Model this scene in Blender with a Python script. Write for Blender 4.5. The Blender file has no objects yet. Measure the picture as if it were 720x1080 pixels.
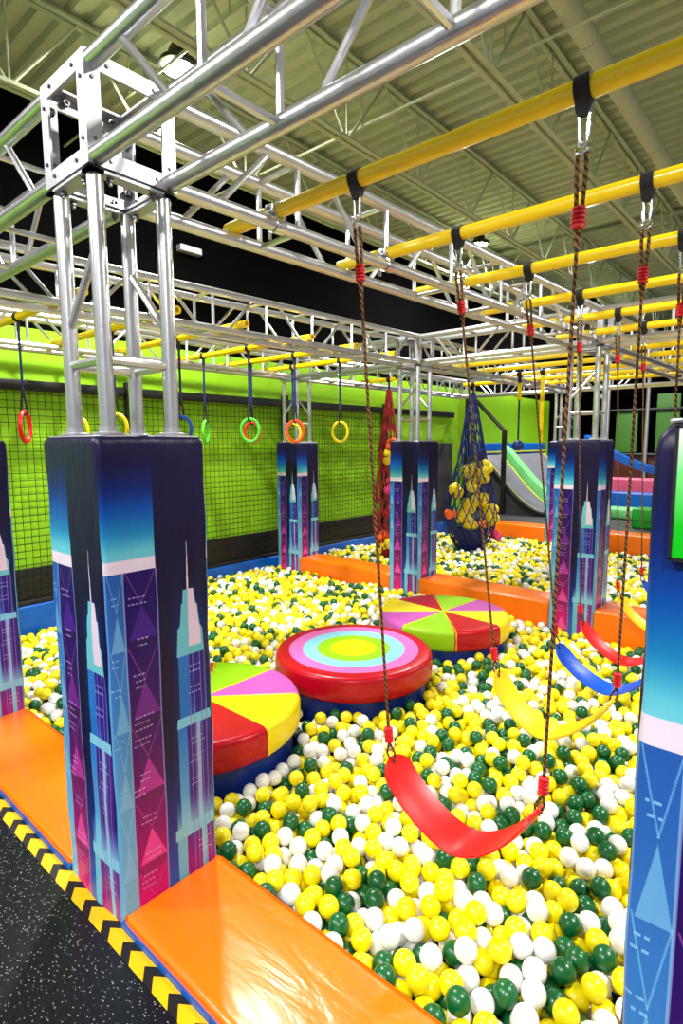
import bpy, math, random
import numpy as np
from mathutils import Vector, Matrix
PI = math.pi
random.seed(7); RNG = np.random.default_rng(11)
SC = bpy.context.scene; COL = SC.collection
# ------------------------------------------------------------------ camera
ZC, YAW, PIT, ROLL, FPX = 1.6079, 0.7150, 0.1188, -0.0046, 598.28
cy_, sy_, cp_, sp_ = math.cos(YAW), math.sin(YAW), math.cos(PIT), math.sin(PIT)
fw = Vector((-sy_*cp_, cy_*cp_, -sp_)); r0 = Vector((cy_, sy_, 0)); u0 = Vector((-sy_*sp_, cy_*sp_, cp_))
cr_, sr_ = math.cos(ROLL), math.sin(ROLL)
rt = cr_*r0 + sr_*u0; up = cr_*u0 - sr_*r0
cam = bpy.data.cameras.new('camera'); cam.sensor_fit = 'HORIZONTAL'; cam.sensor_width = 36; cam.lens = FPX/720*36
cam.clip_start = .02; cam.clip_end = 200
cam_o = bpy.data.objects.new('camera', cam); COL.objects.link(cam_o)
M = Matrix((rt, up, -fw)).transposed().to_4x4(); M.translation = Vector((0, 0, ZC)); cam_o.matrix_world = M
SC.camera = cam_o
CAMP = np.array([0, 0, ZC]); RT = np.array(rt); UP = np.array(up); FW = np.array(fw)
def px(p):
    q = np.asarray(p) - CAMP
    d = q @ FW
    return 360 + FPX*(q @ RT)/d, 540 - FPX*(q @ UP)/d, d
# ------------------------------------------------------------------ materials
def srgb(r, g, b):
    f = lambda c: (c/255/12.92) if c <= 10.3 else ((c/255+.055)/1.055)**2.4
    return (f(r), f(g), f(b), 1)
def newmat(name):
    m = bpy.data.materials.new(name); m.use_nodes = True
    nt = m.node_tree; b = nt.nodes['Principled BSDF']
    return m, nt, b
def mat(name, rgb, rough=.45, metal=0., var=.06, scale=12., bump=0., bscale=60., coat=0., spec=.5):
    m, nt, b = newmat(name); N = nt.nodes; L = nt.links
    b.inputs['Roughness'].default_value = rough; b.inputs['Metallic'].default_value = metal
    b.inputs['Coat Weight'].default_value = coat; b.inputs['Coat Roughness'].default_value = .12
    b.inputs['Specular IOR Level'].default_value = spec
    tc = N.new('ShaderNodeTexCoord')
    nz = N.new('ShaderNodeTexNoise'); nz.inputs['Scale'].default_value = scale; nz.inputs['Detail'].default_value = 4
    L.new(tc.outputs['Object'], nz.inputs['Vector'])
    rp = N.new('ShaderNodeValToRGB'); c = srgb(*rgb)
    rp.color_ramp.elements[0].position = .3; rp.color_ramp.elements[1].position = .7
    rp.color_ramp.elements[0].color = tuple(x*(1-var) for x in c[:3])+(1,)
    rp.color_ramp.elements[1].color = tuple(min(1, x*(1+var)) for x in c[:3])+(1,)
    L.new(nz.outputs['Fac'], rp.inputs['Fac']); L.new(rp.outputs['Color'], b.inputs['Base Color'])
    if bump:
        n2 = N.new('ShaderNodeTexNoise'); n2.inputs['Scale'].default_value = bscale; n2.inputs['Detail'].default_value = 3
        L.new(tc.outputs['Object'], n2.inputs['Vector'])
        bp = N.new('ShaderNodeBump'); bp.inputs['Strength'].default_value = bump; bp.inputs['Distance'].default_value = .01
        L.new(n2.outputs['Fac'], bp.inputs['Height']); L.new(bp.outputs['Normal'], b.inputs['Normal'])
    return m
def glow(name, rgb, s):
    m, nt, b = newmat(name)
    b.inputs['Emission Color'].default_value = rgb+(1,); b.inputs['Emission Strength'].default_value = s
    return m
ALU = mat('aluminium', (208, 210, 214), .3, .88, .05, 30, .04, 120)
ALUD = mat('cast_aluminium', (186, 187, 192), .42, .65, .05, 30, .05, 90)
CHROME = mat('chrome', (215, 218, 224), .18, 1., .02)
BOLT = mat('zinc_bolt', (120, 122, 126), .35, .9, .1, 60)
YEL = mat('yellow_powder_coat', (255, 218, 16), .3, 0, .03, 8, coat=.3)
BLACKW = mat('black_webbing', (24, 24, 30), .8, 0, .3, 80, .3, 200)
BLACKM = mat('black_steel', (16, 16, 17), .5, 0, .1)
BLACKV = mat('black_vinyl', (26, 27, 27), .4, 0, .15, 6, .1, 20)
GREYV = mat('charcoal_vinyl', (58, 60, 62), .5, 0, .15, 6, .1, 20)
BLUEV = mat('blue_vinyl', (0, 92, 190), .38, 0, .06, 5, .08, 15)
NAVYV = mat('navy_vinyl', (8, 44, 128), .4, 0, .08, 5, .08, 15)
REDW = mat('red_wrap', (225, 20, 36), .45, 0, .12, 120, .3, 200)
def ball_mat(name, rgb):
    m = mat(name, rgb, .32, 0, .02, 20, coat=.15); b = m.node_tree.nodes['Principled BSDF']
    return m
BY = ball_mat('yellow_ball_plastic', (255, 234, 6)); BW = ball_mat('white_ball_plastic', (246, 246, 244)); BG = ball_mat('green_ball_plastic', (0, 92, 42))
BLACKP = mat('black_paint', (6, 6, 7), 1., 0, .2, 2, spec=.05)
LIME = mat('lime_paint', (150, 214, 8), .7, 0, .03, 2)
# orange vinyl, glossy and wrinkled
def vinyl(name, rgb, rough=.22, wr=.25, ws=6., coat=.08):
    m = mat(name, rgb, rough, 0, .05, 3, coat=coat, spec=.3); nt = m.node_tree; N = nt.nodes; L = nt.links; b = N['Principled BSDF']
    tc = N.new('ShaderNodeTexCoord'); mp = N.new('ShaderNodeMapping'); mp.inputs['Scale'].default_value = (1.0, 3.2, 1.0)
    mp.inputs['Rotation'].default_value = (0, 0, .5)
    L.new(tc.outputs['Object'], mp.inputs['Vector'])
    nz = N.new('ShaderNodeTexNoise'); nz.inputs['Scale'].default_value = ws; nz.inputs['Detail'].default_value = 5
    nz.inputs['Distortion'].default_value = .8
    L.new(mp.outputs['Vector'], nz.inputs['Vector'])
    bp = N.new('ShaderNodeBump'); bp.inputs['Strength'].default_value = wr; bp.inputs['Distance'].default_value = .02
    L.new(nz.outputs['Fac'], bp.inputs['Height']); L.new(bp.outputs['Normal'], b.inputs['Normal']); L.new(bp.outputs['Normal'], b.inputs['Coat Normal'])
    return m
ORANGE = vinyl('orange_vinyl', (255, 120, 2), .36, .42, 2.8, .5)
ORANGE.node_tree.nodes['Principled BSDF'].inputs['Coat Roughness'].default_value = .22; ORANGE.node_tree.nodes['Principled BSDF'].inputs['Coat Weight'].default_value = .5
REDV = vinyl('red_vinyl', (190, 6, 30), .3, .06, 4)
YELV = vinyl('yellow_vinyl', (252, 226, 10), .35, .06, 4)
PURV = vinyl('orchid_vinyl', (196, 88, 180), .4, .06, 4)
GRNV = vinyl('lime_vinyl', (150, 206, 20), .4, .06, 4)
SKYV = vinyl('sky_blue_vinyl', (140, 208, 232), .4, .05, 4)
PINKV = vinyl('pink_vinyl', (236, 112, 190), .4, .05, 4)
CREAM = mat('cream_ceiling_paint', (176, 184, 150), .7, 0, .04, 3)
SEATR = mat('red_rubber', (240, 22, 24), .35, 0, .03, 10, .05, 100); SEATY = mat('yellow_rubber', (255, 214, 10), .38, 0, .03, 10, .05, 100)
SEATB = mat('blue_rubber', (0, 84, 214), .35, 0, .03, 10, .05, 100)
# twisted rope
def rope_mat(name, c1, c2):
    m, nt, b = newmat(name); N = nt.nodes; L = nt.links; b.inputs['Roughness'].default_value = .85
    tc = N.new('ShaderNodeTexCoord'); w = N.new('ShaderNodeTexWave'); w.wave_type = 'BANDS'; w.bands_direction = 'DIAGONAL'
    w.inputs['Scale'].default_value = 28; w.inputs['Distortion'].default_value = 3.; w.inputs['Detail Scale'].default_value = 8
    L.new(tc.outputs['Object'], w.inputs['Vector'])
    rp = N.new('ShaderNodeValToRGB'); rp.color_ramp.elements[0].color = srgb(*c1); rp.color_ramp.elements[1].color = srgb(*c2)
    rp.color_ramp.elements[0].position = .35; rp.color_ramp.elements[1].position = .6
    L.new(w.outputs['Fac'], rp.inputs['Fac']); L.new(rp.outputs['Color'], b.inputs['Base Color'])
    bp = N.new('ShaderNodeBump'); bp.inputs['Strength'].default_value = .6; bp.inputs['Distance'].default_value = .004
    L.new(w.outputs['Fac'], bp.inputs['Height']); L.new(bp.outputs['Normal'], b.inputs['Normal'])
    return m
ROPE = rope_mat('brown_rope', (30, 20, 14), (142, 92, 40))
BLUEROPE = rope_mat('blue_black_strap', (10, 12, 22), (20, 50, 130))
# rubber floor with flecks
def rubber():
    m, nt, b = newmat('flecked_rubber'); N = nt.nodes; L = nt.links; b.inputs['Roughness'].default_value = .24
    tc = N.new('ShaderNodeTexCoord'); v = N.new('ShaderNodeTexVoronoi'); v.inputs['Scale'].default_value = 120
    L.new(tc.outputs['Object'], v.inputs['Vector'])
    r1 = N.new('ShaderNodeValToRGB'); r1.color_ramp.elements[0].position = .12; r1.color_ramp.elements[0].color = (1, 1, 1, 1)
    r1.color_ramp.elements[1].position = .26; r1.color_ramp.elements[1].color = (0, 0, 0, 1)
    L.new(v.outputs['Distance'], r1.inputs['Fac'])
    sep = N.new('ShaderNodeSeparateColor'); L.new(v.outputs['Color'], sep.inputs['Color'])
    r2 = N.new('ShaderNodeValToRGB'); r2.color_ramp.elements[0].position = .54; r2.color_ramp.elements[1].position = .60
    L.new(sep.outputs['Red'], r2.inputs['Fac'])
    mu = N.new('ShaderNodeMath'); mu.operation = 'MULTIPLY'; L.new(r1.outputs['Color'], mu.inputs[0]); L.new(r2.outputs['Color'], mu.inputs[1])
    mx = N.new('ShaderNodeMix'); mx.data_type = 'RGBA'; mx.inputs['A'].default_value = srgb(17, 19, 22); mx.inputs['B'].default_value = srgb(196, 200, 202)
    L.new(mu.outputs[0], mx.inputs['Factor']); L.new(mx.outputs['Result'], b.inputs['Base Color'])
    n2 = N.new('ShaderNodeTexNoise'); n2.inputs['Scale'].default_value = 250; L.new(tc.outputs['Object'], n2.inputs['Vector'])
    bp = N.new('ShaderNodeBump'); bp.inputs['Strength'].default_value = .3; bp.inputs['Distance'].default_value = .003
    L.new(n2.outputs['Fac'], bp.inputs['Height']); L.new(bp.outputs['Normal'], b.inputs['Normal'])
    return m
RUBBER = rubber()
# ------------------------------------------------------------------ skyline print for the pillar covers
AZ0, AZ1 = -.3, 1.641
def skyline_image():
    W, H = 384, 1600
    U, Z = np.meshgrid((np.arange(W)+.5)/W, AZ0+(np.arange(H)+.5)/H*(AZ1-AZ0))
    img = np.zeros((H, W, 3)); img[:] = (31, 20, 68)
    def ramp(T, stops):
        o = np.zeros(T.shape+(3,)); ts = [s[0] for s in stops]
        for k in range(3): o[..., k] = np.interp(T, ts, [s[1][k] for s in stops])
        return o
    def put(mask, col, a=1.0):
        c = np.asarray(col, float)
        c = c if c.ndim == 1 else c[mask]
        aa = a if np.isscalar(a) else a[mask][:, None]
        img[mask] = img[mask]*(1-aa) + c*aa
    def poly(pts):
        m = np.zeros(U.shape, bool); n = len(pts)
        for i in range(n):
            (x0, y0), (x1, y1) = pts[i], pts[(i+1) % n]
            if y0 == y1: continue
            c = ((y0 > Z) != (y1 > Z)) & (U < (x1-x0)*(Z-y0)/(y1-y0)+x0); m ^= c
        return m
    def line(a, b, w, col, al=.8):
        (x0, z0), (x1, z1) = a, b; s = .402
        dx, dz = (x1-x0)*s, z1-z0; L2 = dx*dx+dz*dz
        t = np.clip((((U-x0)*s)*dx+(Z-z0)*dz)/L2, 0, 1)
        put(np.hypot((U-x0)*s-t*dx, Z-z0-t*dz) < w, col, al)
    R = random.Random(3)
    def dashes(u, z, n, rows, col=(190, 205, 235)):
        for r in range(rows):
            uu = u+R.uniform(-.02, .02)
            for k in range(n):
                w = R.uniform(.012, .03); put((np.abs(Z-(z-r*.022)) < .0026) & (U > uu) & (U < uu+w), col, .75); uu += w+.012
    # dark ground between the towers turns blue near the foot
    put(U >= 0, ramp(Z, [(-.3, (90, 150, 205)), (0, (70, 110, 190)), (.25, (40, 60, 140)), (.5, (30, 23, 76)), (.8, (30, 20, 66)), (1.641, (33, 24, 74))]))
    # glow around the right-hand tower
    g = np.clip(1-np.abs(U-.77)/.24, 0, 1)*np.interp(Z, [.55, .8, .98, 1.12], [.9, .8, .9, 0])
    put(g > .01, (10, 96, 170), g*.9)
    # sky panel
    sky = ramp(Z, [(1.19, (150, 214, 224)), (1.26, (110, 196, 214)), (1.32, (40, 140, 190)), (1.40, (0, 88, 168)), (1.47, (14, 44, 120)), (1.55, (30, 25, 80)), (1.641, (33, 24, 72))])
    put((U < .45) & (Z > 1.19), sky)
    put((U < .45) & (Z > 1.19) & (Z < 1.232), (228, 216, 232))
    # pale blue strip with triangles
    put((U < .155) & (Z <= 1.19), ramp(Z, [(-.3, (170, 214, 232)), (.0, (140, 200, 224)), (.4, (112, 180, 220)), (.75, (78, 142, 204)), (1.19, (52, 104, 180))]))
    # purple building
    put((U >= .155) & (U < .455) & (Z <= 1.19), ramp(Z, [(-.3, (236, 70, 160)), (0, (214, 40, 140)), (.25, (152, 34, 122)), (.55, (98, 26, 118)), (.85, (60, 22, 112)), (1.19, (42, 16, 112))]))
    for (az, bz, c) in ((1.07, .955, (92, 46, 156)), (.805, .675, (134, 56, 156)), (.525, .40, (196, 74, 172)), (.26, .135, (238, 96, 178)), (-.01, -.13, (246, 120, 190))):
        put(poly([(.305, az), (.185, bz), (.45, bz)]), c, .85)
        put(poly([(.09, az-.02), (.03, bz-.03), (.15, bz-.03)]), (150, 206, 234), .6)
        put((U > .155) & (U < .455) & (Z < bz) & (Z > bz-.035), np.array(c)*.62, .6)
    for (za, zb) in ((1.19, 1.08), (.93, .81), (.65, .53), (.37, .265), (.11, 0)):
        line((.17, za), (.305, zb), .0018, (214, 120, 196), .5); line((.445, za), (.305, zb), .0018, (214, 120, 196), .5)
        line((.02, za-.0), (.09, zb-.02), .0014, (160, 214, 240), .5); line((.15, za), (.09, zb-.02), .0014, (160, 214, 240), .5)
    for u in (.155, .452): put((np.abs(U-u) < .007) & (Z <= 1.19), (160, 190, 226), .7)
    put((U < .012) & (Z <= 1.19), (120, 180, 226), .7)
    for z in (1.10, .955, .83, .68, .60, .47, .42, .31, .17, .09): dashes(.17+R.uniform(0, .12), z, R.choice([3, 4, 5]), R.choice([2, 3]), (206, 196, 236))
    for z in (1.11, .90, .80, .62, .44): dashes(.03, z, 2, 2, (160, 210, 240))
    # tower: spire, crown, shaft, ledges
    put(poly([(.76, 1.29), (.752, 1.09), (.772, 1.09)]), (224, 214, 228))
    put(poly([(.71, 1.09), (.82, 1.09), (.845, 1.03), (.86, 1.03), (.88, .95), (.905, .93), (.915, .845), (.625, .845), (.64, .95), (.665, .96), (.685, 1.04), (.70, 1.04)]), (122, 196, 208))
    put(poly([(.765, 1.09), (.82, 1.09), (.84, 1.03), (.855, 1.03), (.865, .96), (.88, .94), (.885, .875), (.755, .875), (.755, 1.0)]), (224, 206, 226))
    sh = (U > .635) & (U < .925) & (Z < .845) & (Z > .60)
    put(sh, ramp(Z, [(.60, (70, 120, 200)), (.66, (48, 70, 168)), (.85, (40, 40, 140))]))
    put(sh & (U < .735), ramp(Z, [(.60, (40, 130, 200)), (.85, (60, 130, 200))]))
    put(sh & (U > .80) & (U < .90), (66, 34, 134), .8)
    put(poly([(.61, .612), (.955, .612), (.965, .575), (.60, .575)]), (140, 208, 226))
    lo = (U > .605) & (U < .965) & (Z < .575) & (Z > .19)
    put(lo, ramp(Z, [(.19, (110, 150, 210)), (.27, (90, 60, 150)), (.575, (64, 52, 150))]))
    put(lo & (U < .70), ramp(Z, [(.19, (130, 196, 226)), (.575, (62, 130, 204))]))
    put(lo & (U > .72) & (U < .80), (88, 30, 130), .7); put(lo & (U > .87), (92, 40, 136), .7)
    put(lo & (np.abs(U-.825) < .022), (190, 226, 240), .75)
    gl = np.clip(1-(Z-.19)/.12, 0, 1); put((U > .56) & (U < .99) & (Z > .19) & (Z < .31), (150, 212, 232), gl*.8)
    put((U > .54) & (Z <= .19) & (Z > .145), (150, 210, 228))
    ba = (U > .56) & (Z <= .145)
    put(ba, ramp(Z, [(-.3, (220, 80, 170)), (0, (176, 44, 140)), (.145, (120, 60, 150))]))
    put(ba & (U < .66), (130, 200, 224)); put(ba & (U > .82) & (U < .88), (150, 206, 226)); put(ba & (U > .975), (110, 150, 210))
    for u in (.745, .79, .865, .915):
        put((np.abs(U-u) < .005) & (Z < .845) & (Z > -.3) & (U > .6), (150, 150, 220), .7)
    for z in (.80, .72, .52, .45, .36): dashes(.74, z, 4, 2, (190, 190, 235))
    dashes(.80, .10, 4, 3, (226, 196, 232))
    im = bpy.data.images.new('skyline_print', W, H)
    o = np.ones((H, W, 4), np.float32); o[..., :3] = np.clip(img/255, 0, 1)**1.24
    im.pixels.foreach_set(o.ravel()); im.update(); im.pack()
    return im
def skyline_mat():
    m, nt, b = newmat('skyline_printed_vinyl'); N = nt.nodes; L = nt.links
    t = N.new('ShaderNodeTexImage'); t.image = skyline_image(); t.extension = 'EXTEND'
    uv = N.new('ShaderNodeUVMap'); L.new(uv.outputs['UV'], t.inputs['Vector']); L.new(t.outputs['Color'], b.inputs['Base Color'])
    b.inputs['Roughness'].default_value = .4; b.inputs['Specular IOR Level'].default_value = .25
    tc = N.new('ShaderNodeTexCoord'); mp = N.new('ShaderNodeMapping'); mp.inputs['Scale'].default_value = (6, 6, 1.4)
    L.new(tc.outputs['Object'], mp.inputs['Vector'])
    nz = N.new('ShaderNodeTexNoise'); nz.inputs['Scale'].default_value = 3; nz.inputs['Detail'].default_value = 3
    L.new(mp.outputs['Vector'], nz.inputs['Vector'])
    bp = N.new('ShaderNodeBump'); bp.inputs['Strength'].default_value = .35; bp.inputs['Distance'].default_value = .02
    L.new(nz.outputs['Fac'], bp.inputs['Height']); L.new(bp.outputs['Normal'], b.inputs['Normal'])
    return m
SKYLINE = skyline_mat()
# ------------------------------------------------------------------ mesh builder
class MB:
    def __init__(s): s.v = []; s.f = []; s.m = []; s.uv = {}
    def add(s, vs, fs, mi=0):
        o = len(s.v); s.v += [tuple(x) for x in vs]
        for f in fs: s.f.append(tuple(i+o for i in f)); s.m.append(mi)
        return s
    def box(s, a, b, mi=0, bev=0.):
        (x0, y0, z0), (x1, y1, z1) = a, b
        if not bev:
            vs = [(x, y, z) for z in (z0, z1) for y in (y0, y1) for x in (x0, x1)]
            return s.add(vs, [(0, 2, 3, 1), (4, 5, 7, 6), (0, 1, 5, 4), (2, 6, 7, 3), (0, 4, 6, 2), (1, 3, 7, 5)], mi)
        import bmesh
        bm = bmesh.new(); bmesh.ops.create_cube(bm, size=1)
        for v in bm.verts: v.co = ((x0+x1)/2+v.co.x*(x1-x0), (y0+y1)/2+v.co.y*(y1-y0), (z0+z1)/2+v.co.z*(z1-z0))
        bmesh.ops.bevel(bm, geom=bm.edges[:], offset=bev, segments=4, profile=.5, affect='EDGES')
        bm.verts.index_update(); s.add([v.co[:] for v in bm.verts], [[v.index for v in f.verts] for f in bm.faces], mi); bm.free(); return s
    def tube(s, p, q, r, n=12, mi=0, cap=True, r2=None):
        return s.sweep([p, q], r if r2 is None else [r, r2], n, mi, cap)
    def sweep(s, pts, r, n=8, mi=0, cap=True, closed=False):
        P = [Vector(p) for p in pts]; k = len(P); rr = r if isinstance(r, (list, tuple)) else [r]*k
        vs = []; prev = None
        for i in range(k):
            a = P[(i-1) % k] if (closed or i) else P[i]; b = P[(i+1) % k] if (closed or i < k-1) else P[i]
            t = (b-a).normalized()
            if prev is None:
                e = Vector((0, 0, 1)) if abs(t.z) < .9 else Vector((1, 0, 0)); n1 = t.cross(e).normalized()
            else: n1 = (prev - t*prev.dot(t)).normalized()
            prev = n1; n2 = t.cross(n1)
            for j in range(n):
                a_ = 2*PI*j/n; vs.append(P[i]+(n1*math.cos(a_)+n2*math.sin(a_))*rr[i])
        fs = []
        for i in range(k if closed else k-1):
            i2 = (i+1) % k
            for j in range(n): fs.append((i*n+j, i*n+(j+1) % n, i2*n+(j+1) % n, i2*n+j))
        if cap and not closed: fs.append(tuple(range(n))[::-1]); fs.append(tuple((k-1)*n+j for j in range(n)))
        return s.add(vs, fs, mi)
    def lathe(s, c, prof, n=32, mi=0, mis=None):
        vs = []; fs = []
        for (r, z) in prof:
            for j in range(n): a = 2*PI*j/n; vs.append((c[0]+r*math.cos(a), c[1]+r*math.sin(a), c[2]+z))
        o = len(s.v); s.v += vs
        for i in range(len(prof)-1):
            for j in range(n):
                s.f.append((o+i*n+j, o+i*n+(j+1) % n, o+(i+1)*n+(j+1) % n, o+(i+1)*n+j)); s.m.append(mi if mis is None else mis(i, j))
        return s
    def extrude(s, prof, axis, a, b, mi=0):
        # closed 2-D outline (list of pairs) swept along an axis from a to b
        n = len(prof)
        def P(u, w, t): return {'x': (t, u, w), 'y': (u, t, w), 'z': (u, w, t)}[axis]
        vs = [P(u, w, a) for u, w in prof]+[P(u, w, b) for u, w in prof]
        fs = [(j, (j+1) % n, n+(j+1) % n, n+j) for j in range(n)]+[tuple(range(n))[::-1], tuple(range(n, 2*n))]
        return s.add(vs, fs, mi)
def wloc(o):
    v = Vector((0, 0, 0))
    while o is not None: v += o.location; o = o.parent
    return v
def obj(name, mb, mats, parent=None, smooth=35, loc=None):
    me = bpy.data.meshes.new(name)
    off = wloc(parent) if parent is not None else Vector(loc if loc else (0, 0, 0))
    me.from_pydata([(v[0]-off.x, v[1]-off.y, v[2]-off.z) for v in mb.v], [], mb.f)
    for m in (mats if isinstance(mats, (list, tuple)) else [mats]): me.materials.append(m)
    me.polygons.foreach_set('material_index', mb.m)
    if smooth:
        me.polygons.foreach_set('use_smooth', [True]*len(mb.f)); me.set_sharp_from_angle(angle=math.radians(smooth))
    me.update()
    import bmesh
    bm = bmesh.new(); bm.from_mesh(me); bmesh.ops.recalc_face_normals(bm, faces=bm.faces); bm.to_mesh(me); bm.free()
    o = bpy.data.objects.new(name, me); COL.objects.link(o)
    if parent is not None: o.parent = parent
    elif loc: o.location = loc
    return o
def tag(o, label, cat, group=None, kind=None):
    o['label'] = label; o['category'] = cat
    if group: o['group'] = group
    if kind: o['kind'] = kind
    return o
def thing(name, loc, label, cat, group=None):
    o = bpy.data.objects.new(name, None); COL.objects.link(o); o.location = loc; o.empty_display_size = .1
    return tag(o, label, cat, group)
def struct(name, mb, mats, smooth=0):
    o = obj(name, mb, mats, None, smooth); o['kind'] = 'structure'; return o
# ------------------------------------------------------------------ layout
W = .402; YA = .844; YC = 5.275; ZT = 1.641; FLOOR = -.045; PITZ = -.50
XA, XB, XE, XD, XC = -1.741, -3.68, -1.563, -3.448, -5.345          # right-hand faces of the pillars
XFL = -.184                                                            # left face of the near right pillar
cA = (XA-W/2, YA+W/2); cB = (XB-W/2, YA+W/2); cF = (XFL+W/2, YA+W/2)
cC = (XC-W/2, YC+W/2); cD = (XD-W/2, YC+W/2); cE = (XE-W/2, YC+W/2)
cG = (-3.52, 9.86); cK = (-5.45, 9.86); cJ = (-1.6, 9.86)
WALLX = -6.05
# ------------------------------------------------------------------ setting
b = MB(); b.box((-9, -3, FLOOR-.02), (4, YA-.0, FLOOR)); struct('floor', b, RUBBER)
b = MB(); b.box((WALLX, YA, PITZ-.02), (3, 11.0, PITZ)); struct('floor_pit', b, NAVYV)
b = MB(); b.box((WALLX, 10.1, .08), (3, 19, .158)); struct('floor_far', b, GREYV)
b = MB()
b.box((WALLX-.1, -3, PITZ), (WALLX, 15.7, 2.75), 0); b.box((WALLX-.1, 15.7, PITZ), (WALLX, 19, 2.75), 1); b.box((WALLX-.1, -3, 2.75), (WALLX, 19, 5.2), 1); struct('wall_left', b, [LIME, BLACKP])
b = MB(); b.box((WALLX, 19, PITZ), (6, 19.1, 5.2)); struct('wall_back', b, BLACKP)
# corrugated deck: trapezoid flutes running along x
prof = []; p_ = .17; y = -3.0; hi, lo = 4.98, 4.935
while y < 19.2:
    prof += [(y, lo), (y+.075, lo), (y+.10, hi), (y+.145, hi)]; y += p_
b = MB(); n = len(prof); vs = [(-9, y, z) for y, z in prof]+[(5, y, z) for y, z in prof]
b.add(vs, [(i, i+1, n+i+1, n+i) for i in range(n-1)])
struct('ceiling', b, CREAM)
# roof joists
def joist(x, label):
    t = thing('roof_joist', (x, 0, 4.2), label, 'joist', 'steel roof joists')
    for nm, z in (('top_chord', 4.87), ('bottom_chord', 4.2)):
        b = MB()
        for s in (-1, 1):
            x0, x1 = sorted((x+s*.012, x+s*.055))
            b.box((x0, -3, z), (x1, 19, z+.008)); b.box((x+s*.012-.004, -3, z), (x+s*.012+.004, 19, z+.05))
        obj(nm, b, CREAM, t, 0)
    b = MB(); y = -2.6; k = 0
    while y < 18.5:
        b.tube((x, y, 4.21), (x, y+.55, 4.9), .013, 6); b.tube((x, y+.55, 4.9), (x, y+1.1, 4.21), .013, 6); b.tube((x, y, 4.21), (x, y, 4.9), .009, 5); y += 1.1
    obj('web', b, CREAM, t)
for x, l in ((-4.74, 'cream open-web roof joist nearest the black left wall'), (-3.39, 'second cream open-web roof joist from the black left wall'),
             (-2.05, 'third cream open-web roof joist from the left wall, beside the pale duct'), (-.7, 'fourth cream open-web roof joist from the left wall, right of the pale duct')):
    joist(x, l)
for nm, y, z, x0, x1 in (('roof_girder', 9.6, 4.55, -6, 3),):
    t = thing(nm, (0, y, z), 'long cream roof girder crossing under the joists', 'girder')
    b = MB(); b.box((x0, y-.06, z), (x1, y+.06, z+.02)); b.box((x0, y-.06, z+.3), (x1, y+.06, z+.32)); obj('flange', b, CREAM, t, 0)
    b = MB(); k = x0
    while k < x1-.5:
        b.tube((k, y, z+.01), (k+.25, y, z+.31), .012, 6); b.tube((k+.25, y, z+.31), (k+.5, y, z+.01), .012, 6); k += .5
    obj('web', b, CREAM, t)
b = MB(); b.tube((-1.6, -2, 4.55), (-1.6, 18.5, 4.55), .075, 20)
for y in range(0, 18, 2): b.tube((-1.6, y+.6, 4.55), (-1.6, y+.64, 4.55), .081, 20)
tag(obj('ventilation_duct', b, CREAM), 'pale round duct running along the ceiling at upper right', 'duct')
for y, z, l in ((4.2, 4.4, 'thin pale conduit crossing the ceiling over the first yellow bar'), (2.75, 4.55, 'thin pale conduit crossing the ceiling near the top edge')):
    b = MB(); b.tube((-6, y, z), (2, y, z), .012, 8)
    for x in (-4.74, -3.39, -2.05, -.7): b.tube((x, y, z), (x, y, z+.45), .006, 6)
    tag(obj('conduit_pipe', b, CREAM), l, 'pipe')
# high-bay lamps
LENS = glow('lamp_lens', (1, .97, .92), 30.)
def highbay(x, y, z, label, power, vis=True):
    t = thing('high_bay_lamp', (x, y, z), label, 'lamp', 'round high-bay lamps')
    b = MB(); b.lathe((x, y, z), [(.0, .14), (.06, .14), (.08, .10), (.09, .04), (.15, .02), (.16, -.02), (.13, -.03), (.13, -.012)], 28); obj('housing', b, BLACKM, t)
    b = MB(); b.lathe((x, y, z), [(.129, -.014), (.08, -.02), (.0005, -.022)], 28); obj('lens', b, LENS, t)
    b = MB(); b.tube((x, y, z+.14), (x, y, 4.94), .006, 6); obj('hanger', b, CHROME, t)
    l = bpy.data.lights.new('lamp', 'AREA'); l.shape = 'DISK'; l.size = .25; l.energy = power; l.color = (1, .97, .93)
    lo_ = bpy.data.objects.new('lamp_light', l); COL.objects.link(lo_); lo_.location = (x, y, z-.035)
LP = 165
highbay(-4.2, 2.88, 4.62, 'bright high-bay lamp above the near truss corner', LP)
highbay(-4.46, 8.45, 4.72, 'black-rimmed high-bay lamp over the second yellow bar', LP)
highbay(-4.4, 13.76, 4.72, 'far bright high-bay lamp seen behind the yellow bars', LP)
def roomlamp(x, y, z, power, size=.5):
    l = bpy.data.lights.new('lamp', 'AREA'); l.shape = 'DISK'; l.size = size; l.energy = power; l.color = (1, .97, .93)
    lo_ = bpy.data.objects.new('lamp_light', l); COL.objects.link(lo_); lo_.location = (x, y, z)
for x, y in ((1.6, 3.2), (1.6, 9.2), (-1.6, -2.4), (1.6, -2.4), (-4.7, -2.0)): roomlamp(x, y, 4.4, LP)
t = thing('wall_lamp', (WALLX+.1, 4.1, 3.95), 'small white box lamp on the black upper wall', 'lamp')
b = MB(); b.box((WALLX, 4.02, 3.87), (WALLX+.1, 4.32, 3.95), 0, .012); obj('housing', b, ALUD, t)
b = MB(); b.box((WALLX+.1, 4.04, 3.88), (WALLX+.106, 4.30, 3.94)); obj('lens', b, BW, t)
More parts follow.
